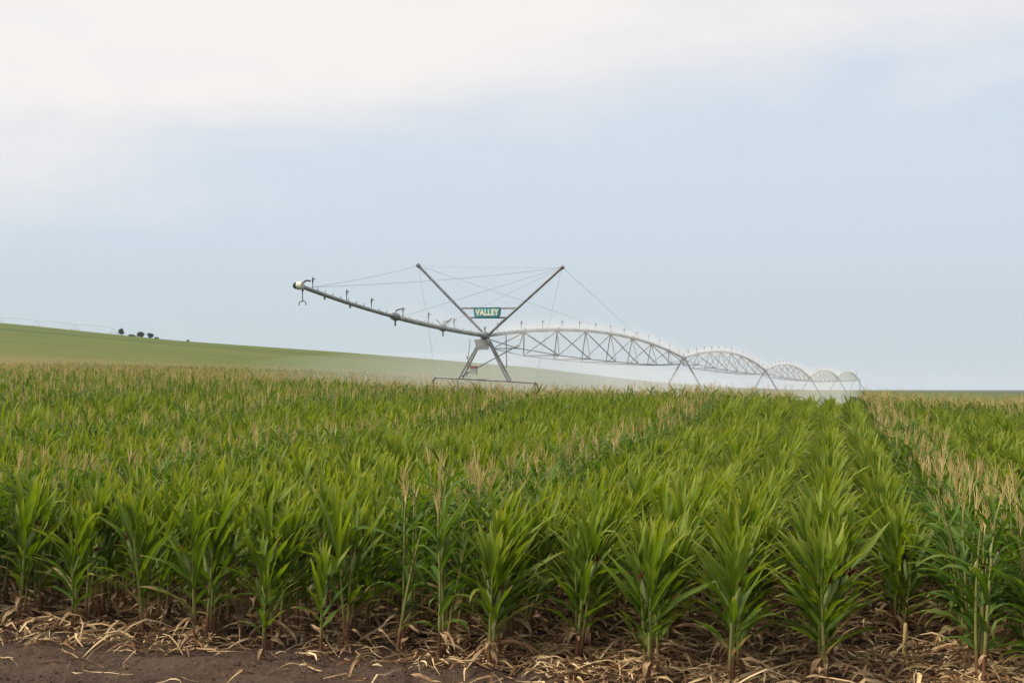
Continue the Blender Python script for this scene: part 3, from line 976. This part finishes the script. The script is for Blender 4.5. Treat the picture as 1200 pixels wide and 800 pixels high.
b = nb(); b.tube([e + SP * -.16 - SD * .06 + UP * .03, e + SP * -.13 - SD * .06 + UP * .03, e + SP * .02 - SD * .06 + UP * .03, e + SP * .05 - SD * .06 + UP * .03], [.08, .115, .115, .07], 18); b.build('gun_drum', M_GUN, gun)
b = nb(); b.tube([e - SD * .1 - SP * .22 + UP * .03, e - SD * .1 - SP * .165 + UP * .03], [.075, .10], 16); b.build('nozzle_ring', M_TEALD, gun)
b = nb(); b.tube([e + UP * .1, e + UP * .17 + SP * .1, e + UP * .16 + SP * .24], .025, 6); b.build('swing_arm', M_BLACK, gun)
b = nb()
b.tube([e - UP * .02, e - UP * .13], .03, 6); b.tube([e - UP * .1, e - UP * .42], .013, 6)
for s in (-1, 1):
    b.tube([e - UP * .40, e - UP * .41 + SP * s * .07, e - UP * .47 + SP * s * .11, e - UP * .52 + SP * s * .09], .014, 6)
b.build('forked_drain', M_BLACK, gun)

# V mast, sign, cables
a0 = Vector((TP(0).x, TP(0).y, CAMZ + HT[0]))
mast = holder('mast', mach)
# tips placed on the mast's own plane (across the spans)
def onplane(x, y):
    q = (x - 600) / FPX
    s = (q * a0.y - a0.x) / (SP.x - q * SP.y)
    p = a0 + SP * s
    p.z = CAMZ + (459 - y) / FPX * p.y
    return p
tipL, tipR = onplane(490, 311), onplane(659, 313)
botL, botR = onplane(571, 395), onplane(569, 395)
for t_, b_ in ((tipL, botL), (tipR, botR)):
    b = nb(); b.tube([b_, t_], .052, 8); b.tube([t_ - (t_ - b_).normalized() * .05, t_ + (t_ - b_).normalized() * .06], .085, 8)
    b.build('mast_arm', M_GALVD, mast)
for (xa, xb, y) in ((541, 605, 361), (549, 595, 372)):
    b = nb(); b.tube([onplane(xa, y), onplane(xb, y)], .032, 6); b.build('crossbar', M_GALVD, mast)
sg = holder('sign', mach)
sc_ = onplane(572, 366.5) - SD * .10
hw_, hh_ = .55, .205
poly = [(-hw_ + .10, -hh_), (hw_ - .10, -hh_), (hw_ - .02, -hh_ + .12), (hw_, hh_ - .06), (hw_ - .07, hh_), (-hw_ + .07, hh_), (-hw_, hh_ - .06), (-hw_ + .02, -hh_ + .12)]
b = nb(); b.prism(poly, SP, UP, sc_, .03); b.build('sign_border', M_TEALD, sg)
b = nb(); b.prism([(x * .93, y * .84) for x, y in poly], SP, UP, sc_ - SD * .019, .02); b.build('sign_panel', M_TEAL, sg)
def text_mesh(txt, size, th, offset):
    cu = bpy.data.curves.new('lettering', 'FONT')
    cu.body = txt; cu.size = size; cu.extrude = th; cu.offset = offset; cu.align_x = 'CENTER'; cu.align_y = 'CENTER'
    cu.space_character = 1.12
    ob = bpy.data.objects.new('lettering', cu); COL.objects.link(ob)
    dg = bpy.context.evaluated_depsgraph_get()
    me_ = bpy.data.meshes.new_from_object(ob.evaluated_get(dg))
    bpy.data.objects.remove(ob); bpy.data.curves.remove(cu)
    return me_
lm = text_mesh('VALLEY', .31, .006, .019)
lm.materials.clear(); lm.materials.append(M_LETTER)
lo = link('lettering', lm, sg)
from mathutils import Matrix
rotm = Matrix((SP, UP, -SD)).transposed().to_4x4()
lo.matrix_local = Matrix.Translation(sc_ - SD * .037 - MO) @ rotm @ Matrix.Diagonal((.80, 1.0, 1, 1))

cab = holder('stay_cables', mach)
def cable(a, b_, sag=.0):
    m = nb(); pts = []
    for k in range(9):
        t = k / 8; pts.append(a.lerp(b_, t) - UP * sag * 4 * t * (1 - t))
    m.tube(pts, .0060, 4); m.build('cable', M_CABLE, cab)
oe, om = ovs(-.372) + UP * .08, ovs(opx(472)) + UP * .08
cable(tipL, tipR, .03)
cable(tipL, oe, .06); cable(tipR, oe, .10)
cable(tipR, om); cable(tipR, ovs(opx(519)) + UP * .08)
cable(tipL, arch(0, .695)); cable(tipR, arch(0, .695))
cable(tipL, bp(-2.0)); cable(tipR, bp(2.0))
m = nb(); m.tube([bp(-.9, .1) - SD * .1, arch(0, .09) - UP * .55 + SP * .2], .026, 6); m.tube([bp(.85, .55) + SD * .1, arch(0, .065) - UP * .06], .026, 6)
m.build('diagonal_stay', M_GALVD, mach)

# ------------------------------------------------------------------ second machine, far off on the ridge
far = empty('distant_irrigation_machine', (-171, 492, 0))
tag(far, 'thin grey irrigation machine seen far off along the skyline of the hill', 'irrigation machine')
fo = Vector((-171, 492, 0))
A_, B_ = Vector((-190, 500, 0)), Vector((-134, 487, 0))
m = MB(fo); pts = []; ft = []
for k in range(49):
    t = k / 48; p = A_.lerp(B_, t); ph = (t * 4) % 1
    pts.append(Vector((p.x, p.y, float(gz(p.x, p.y)) + 2.0 + .35 * 4 * ph * (1 - ph))))
m.tube(pts, .07, 5); m.build('pipe', M_PIPE, far)
for k in range(5):
    t = k / 4; p = A_.lerp(B_, t); z = float(gz(p.x, p.y))
    m = MB(fo); m.tube([(p.x - 1.6, p.y, z), (p.x, p.y, z + 2.0)], .05, 4); m.tube([(p.x + 1.6, p.y, z), (p.x, p.y, z + 2.0)], .05, 4); m.tube([(p.x - 1.7, p.y, z + .5), (p.x + 1.7, p.y, z + .5)], .05, 4)
    m.build('tower', M_GALV, far)

# ------------------------------------------------------------------ trees on the ridge
def tree(name, x, wpx, hpx, Yd, label, seed, cat='tree', trunk=True, low=0):
    r = np.random.default_rng(seed)
    X_ = (x - 600) / FPX * Yd; z = float(gz(X_, Yd)) - .3
    k = Yd / FPX; W, H = wpx * k / 2, hpx * k
    t = empty(name, (X_, Yd, z)); tag(t, label, cat, 'trees and bushes on the ridge')
    m = MB()
    h0 = H * .32 if trunk else H * .1
    m.tube([(0, 0, -.2), (.02, 0, h0), (.08, 0, H * .7)], [W * .13, W * .1, W * .03], 7)
    for q in range(5):
        a = r.uniform(0, 6.28); m.tube([(.02, 0, h0 * r.uniform(.8, 1.3)), (math.cos(a) * W * .55, math.sin(a) * W * .55, H * r.uniform(.55, .8))], [W * .06, W * .02], 5)
    m.build('trunk', M_BARK, t)
    V = []; Q = []
    cl = [(r.normal(0, W * .38), r.normal(0, W * .38), h0 + (H - h0) * r.uniform(.12, .88), r.uniform(.25, .48) * W) for _ in range(24)]
    for (cx, cy, cz, cr) in cl:
        for j in range(110):
            d = r.normal(0, 1, 3); d /= np.linalg.norm(d)
            p = np.array([cx, cy, cz]) + d * cr * r.uniform(.5, 1.1)
            a = r.normal(0, 1, 3); a /= np.linalg.norm(a); b_ = np.cross(a, d); b_ /= np.linalg.norm(b_) + 1e-6
            s_ = W * .085
            b0 = len(V); V += [p - a * s_, p + b_ * s_ * .6, p + a * s_, p - b_ * s_ * .6]; Q.append((b0, b0 + 1, b0 + 2, b0 + 3))
    link('crown', np_mesh('crown', np.array(V), [np.array(Q)], [M_TREE], smooth=False), t)
tree('tree', 142, 8, 10, 506, 'dark round tree on the ridge, leftmost and standing apart', 11)
tree('tree', 165, 9, 8, 506, 'dark bushy tree in the middle of the ridge trees', 2)
tree('tree', 176, 8, 8, 507, 'dark tree beside the low bush at the end of the ridge trees', 3)
tree('bush', 183, 6, 4, 507, 'low dark bush touching the rightmost ridge tree', 4, 'bush', False)
tree('bush', 155, 10, 3.5, 506, 'low pale bush between two ridge trees', 5, 'bush', False)
tree('bush', 220, 4, 4, 507, 'tiny lone bush on the skyline right of the ridge trees', 6, 'bush', False)

# ------------------------------------------------------------------ spray and haze
def volume_mat(name, dens, col=(.95, .97, 1.0), aniso=.2):
    m, nt = mat(name); g = G(nt)
    v = g.n('ShaderNodeVolumePrincipled')
    v.inputs['Color'].default_value = (*col, 1)
    v.inputs['Density'].default_value = dens
    v.inputs['Anisotropy'].default_value = aniso
    g.out(vol=v.outputs[0])
    return m
def mist(name, path, halfw, up_, dn, dens, label, nseg=14, seed=0, endtaper=.25):
    """closed body around a path: elliptical section"""
    r = np.random.default_rng(seed)
    m = MB(); n = len(path); ps, fs = [], []
    for i, p in enumerate(path):
        e = min(1, (i + .3) / (n * endtaper), (n - 1 - i + .3) / (n * endtaper)) ** .5
        for k in range(nseg):
            t = 2 * math.pi * k / nseg
            j = 1 + .16 * r.normal()
            z = math.sin(t) * (up_ if math.sin(t) > 0 else dn) * j
            ps.append(Vector(p) + SP * (math.cos(t) * halfw * e * j) + UP * z * e)
    for i in range(n - 1):
        for k in range(nseg):
            k2 = (k + 1) % nseg
            fs.append((i * nseg + k, i * nseg + k2, (i + 1) * nseg + k2, (i + 1) * nseg + k))
    fs.append(tuple(range(nseg))[::-1]); fs.append(tuple((n - 1) * nseg + k for k in range(nseg)))
    m.pts(ps, fs)
    o = m.build(name, volume_mat(name, dens), None, True)
    md = o.modifiers.new('soft', 'SUBSURF'); md.levels = md.render_levels = 1
    tag(o, label, 'water spray', kind='stuff')
places = ['the nearest span', 'the second span', 'the third span', 'the fourth span', 'the farthest span']
def spray_mat(i, veil, low):
    m, nt = mat('water_spray'); g = G(nt)
    geo = g.n('ShaderNodeNewGeometry'); P_ = geo.outputs['Position']
    xyz = g.n('ShaderNodeSeparateXYZ'); g.l(P_, xyz.inputs[0])
    x, y, z = xyz.outputs
    o_ = T0 + SV * i; L2 = float(SV @ SV)
    t = g.math('ADD', g.math('MULTIPLY', x, float(SV[0]) / L2), g.math('ADD', g.math('MULTIPLY', y, float(SV[1]) / L2), -float(o_ @ SV) / L2))
    lat = g.math('ADD', g.math('MULTIPLY', x, SP.x), g.math('ADD', g.math('MULTIPLY', y, SP.y), -(o_[0] * SP.x + o_[1] * SP.y)))
    arc = g.math('MULTIPLY', g.math('MULTIPLY', t, g.math('SUBTRACT', 1.0, t)), 4 * (.86 if i == 0 else 1.0))
    pz = g.math('ADD', g.math('ADD', g.math('MULTIPLY', t, HT[i + 1] - HT[i]), CAMZ + HT[i]), arc)
    h = g.math('SUBTRACT', z, pz)
    n1 = g.noise(P_, 1.1, 3, .6); n2 = g.noise(g.mapping(P_, (.35, .35, .8)), 1.0, 2)
    jets = g.math('ADD', .75, g.math('MULTIPLY', g.math('COSINE', g.math('MULTIPLY', g.math('ADD', t, -.5 / 13), 2 * math.pi * 13)), .5))
    hh = g.math('ADD', h, g.math('MULTIPLY', g.math('SUBTRACT', n1, .5), .9))
    up = g.math('MULTIPLY', g.math('POWER', g.math('SUBTRACT', 1.0, g.ramp(hh, .05, .72, smooth=False), True), 2.2), g.ramp(h, -.35, .08))
    latf = g.math('SUBTRACT', 1.0, g.ramp(g.math('ABSOLUTE', lat), .1, 1.2))
    v = g.math('MULTIPLY', g.math('MULTIPLY', up, latf), g.math('MULTIPLY', jets, veil))
    dn = g.math('SUBTRACT', 1.0, g.ramp(h, -.4, .7))
    lat2 = g.math('SUBTRACT', 1.0, g.ramp(g.math('ABSOLUTE', lat), .6, 2.3))
    lo = g.math('MULTIPLY', g.math('MULTIPLY', dn, lat2), g.math('MULTIPLY', g.ramp(n2, .25, .75, .35, 1.6), low))
    ends = g.math('MULTIPLY', g.ramp(t, 0.0, .06), g.math('SUBTRACT', 1.0, g.ramp(t, .94 if i < NSP - 1 else .6, 1.0)))
    if i == NSP - 1: ends = g.math('SUBTRACT', g.math('MULTIPLY', ends, 1.33), .33, True)
    d = g.math('MULTIPLY', g.math('ADD', v, lo), g.math('ADD', .25, g.math('MULTIPLY', ends, .75)))
    vol = g.n('ShaderNodeVolumePrincipled')
    vol.inputs['Color'].default_value = (.97, .98, 1.0, 1)
    g.l(d, vol.inputs['Density']); vol.inputs['Anisotropy'].default_value = .2
    g.out(vol=vol.outputs[0])
    m.cycles.volume_step_rate = .05
    return m
for i in range(NSP):
    m = MB(); ps, fs = [], []
    K = 16
    for k in range(K + 1):
        p = arch(i, .003 + .994 * k / K)
        gd = CAMZ + HT[i] - 4.6
        ps += [p + SP * 2.4 + UP * .3, p + SP * 1.2 + UP * 1.1, p - SP * 1.2 + UP * 1.1, p - SP * 2.4 + UP * .3, Vector((p.x, p.y, gd)) - SP * 2.4, Vector((p.x, p.y, gd)) + SP * 2.4]
    for k in range(K):
        for q in range(6):
            q2 = (q + 1) % 6
            fs.append((k * 6 + q, k * 6 + q2, k * 6 + 6 + q2, k * 6 + 6 + q))
    fs.append(tuple(range(6))[::-1]); fs.append(tuple(K * 6 + q for q in range(6)))
    m.pts(ps, fs)
    o = m.build('water_spray', spray_mat(i, [.36, .28, .20, .15, .12][i], [.016, .022, .022, .020, .016][i]))
    tag(o, 'white veil of water spray along the pipe and below ' + places[i], 'water spray', kind='stuff')
mist('water_spray', [ovs(-t) + UP * .1 for t in np.linspace(.01, .24, 12)], .5, .55, .2, .09, 'faint water spray above the overhanging pipe', 12, 60)
mist('water_spray', [Vector((x, y, float(gz(x, y)) + 1.9)) for x, y in [(-11, 61), (-7.5, 60.5), (-4.5, 60.5), (-2, 61), (.5, 61.5), (3.5, 63), (7, 66), (11, 70)]], 4.5, 1.3, 1.7, .12, 'low drifting water mist over the tassels around the mast tower', 14, 61, .45)

m, nt = mat('haze'); g = G(nt)
v = g.n('ShaderNodeVolumePrincipled')
v.inputs['Color'].default_value = (.80, .88, 1.0, 1)
v.inputs['Density'].default_value = .00013
v.inputs['Anisotropy'].default_value = .1
g.out(vol=v.outputs[0])
b = MB(); b.box((0, 4450, 40), (9000, 4700, 42.0))
tag(b.build('haze', m), 'thin bluish summer haze over the fields', 'haze', kind='stuff')

# ------------------------------------------------------------------ light and sky
SUN_EL, SUN_AZ = R(54), R(-98)            # azimuth measured from +Y (ahead) towards +X (right)
sdir = Vector((math.sin(SUN_AZ) * math.cos(SUN_EL), math.cos(SUN_AZ) * math.cos(SUN_EL), math.sin(SUN_EL)))
sl = bpy.data.lights.new('sun', 'SUN')
sl.energy = 4.2; sl.angle = R(18); sl.color = (1.0, .93, .80)
so = bpy.data.objects.new('sun', sl); COL.objects.link(so)
so.rotation_euler = (-sdir).to_track_quat('-Z', 'Y').to_euler()
so.location = (0, 0, 60)

w = bpy.data.worlds.new('World'); scene.world = w
w.use_nodes = True
nt = w.node_tree; nt.nodes.clear(); g = G(nt)
sky = g.n('ShaderNodeTexSky', sky_type='NISHITA')
sky.sun_disc = False
sky.sun_elevation = SUN_EL; sky.sun_rotation = SUN_AZ
sky.dust_density = 3.0; sky.air_density = 1.0; sky.ozone_density = 1.0
tc = g.n('ShaderNodeTexCoord')
D = tc.outputs['Generated']
sp = g.n('ShaderNodeSeparateXYZ'); g.l(D, sp.inputs[0])
ZD = sp.outputs[2]
# thin veil everywhere, thicker cloud bank higher up
n1 = g.noise(g.mapping(D, (2.2, 2.2, 7.0)), 1.0, 5, .52, .4)
n2 = g.noise(g.mapping(D, (7.0, 7.0, 22.0)), 1.0, 4, .5, .3)
veil = g.mix(g.ramp(ZD, .0, .16), (4.85, 5.6, 6.15), (5.5, 6.25, 7.15))
cloudf = g.math('ADD', g.ramp(ZD, .10, .27, -.28, .62, False), g.math('ADD', g.math('MULTIPLY', g.math('SUBTRACT', n1, .5), 1.7), g.math('MULTIPLY', g.math('SUBTRACT', n2, .5), .6)))
cloudf = g.math('ADD', cloudf, g.math('MULTIPLY', sp.outputs[0], -.78))
cf = g.ramp(cloudf, -.12, .85)
c = g.mix(cf, veil, (8.5, 7.95, 7.6))
c = g.mix(.90, sky.outputs[0], c)
bg = g.n('ShaderNodeBackground'); bg.inputs[1].default_value = .1
g.l(c, bg.inputs[0])
wo = g.n('ShaderNodeOutputWorld'); g.l(bg.outputs[0], wo.inputs[0])

scene.view_settings.view_transform = 'Standard'
scene.view_settings.look = 'None'
scene.view_settings.exposure = 0.27
scene.view_settings.gamma = 1.0
scene.view_settings.use_curve_mapping = False
scene.render.engine = 'CYCLES'
cy = scene.cycles
cy.max_bounces = 7; cy.diffuse_bounces = 3; cy.glossy_bounces = 2; cy.transmission_bounces = 4; cy.volume_bounces = 1
cy.use_denoising = True
try: cy.denoiser = 'OPENIMAGEDENOISE'
except Exception: pass
cy.use_adaptive_sampling = True
cy.adaptive_threshold = .02
print('plants', len(P), 'individual', len(ind), 'rows', len(rowids))
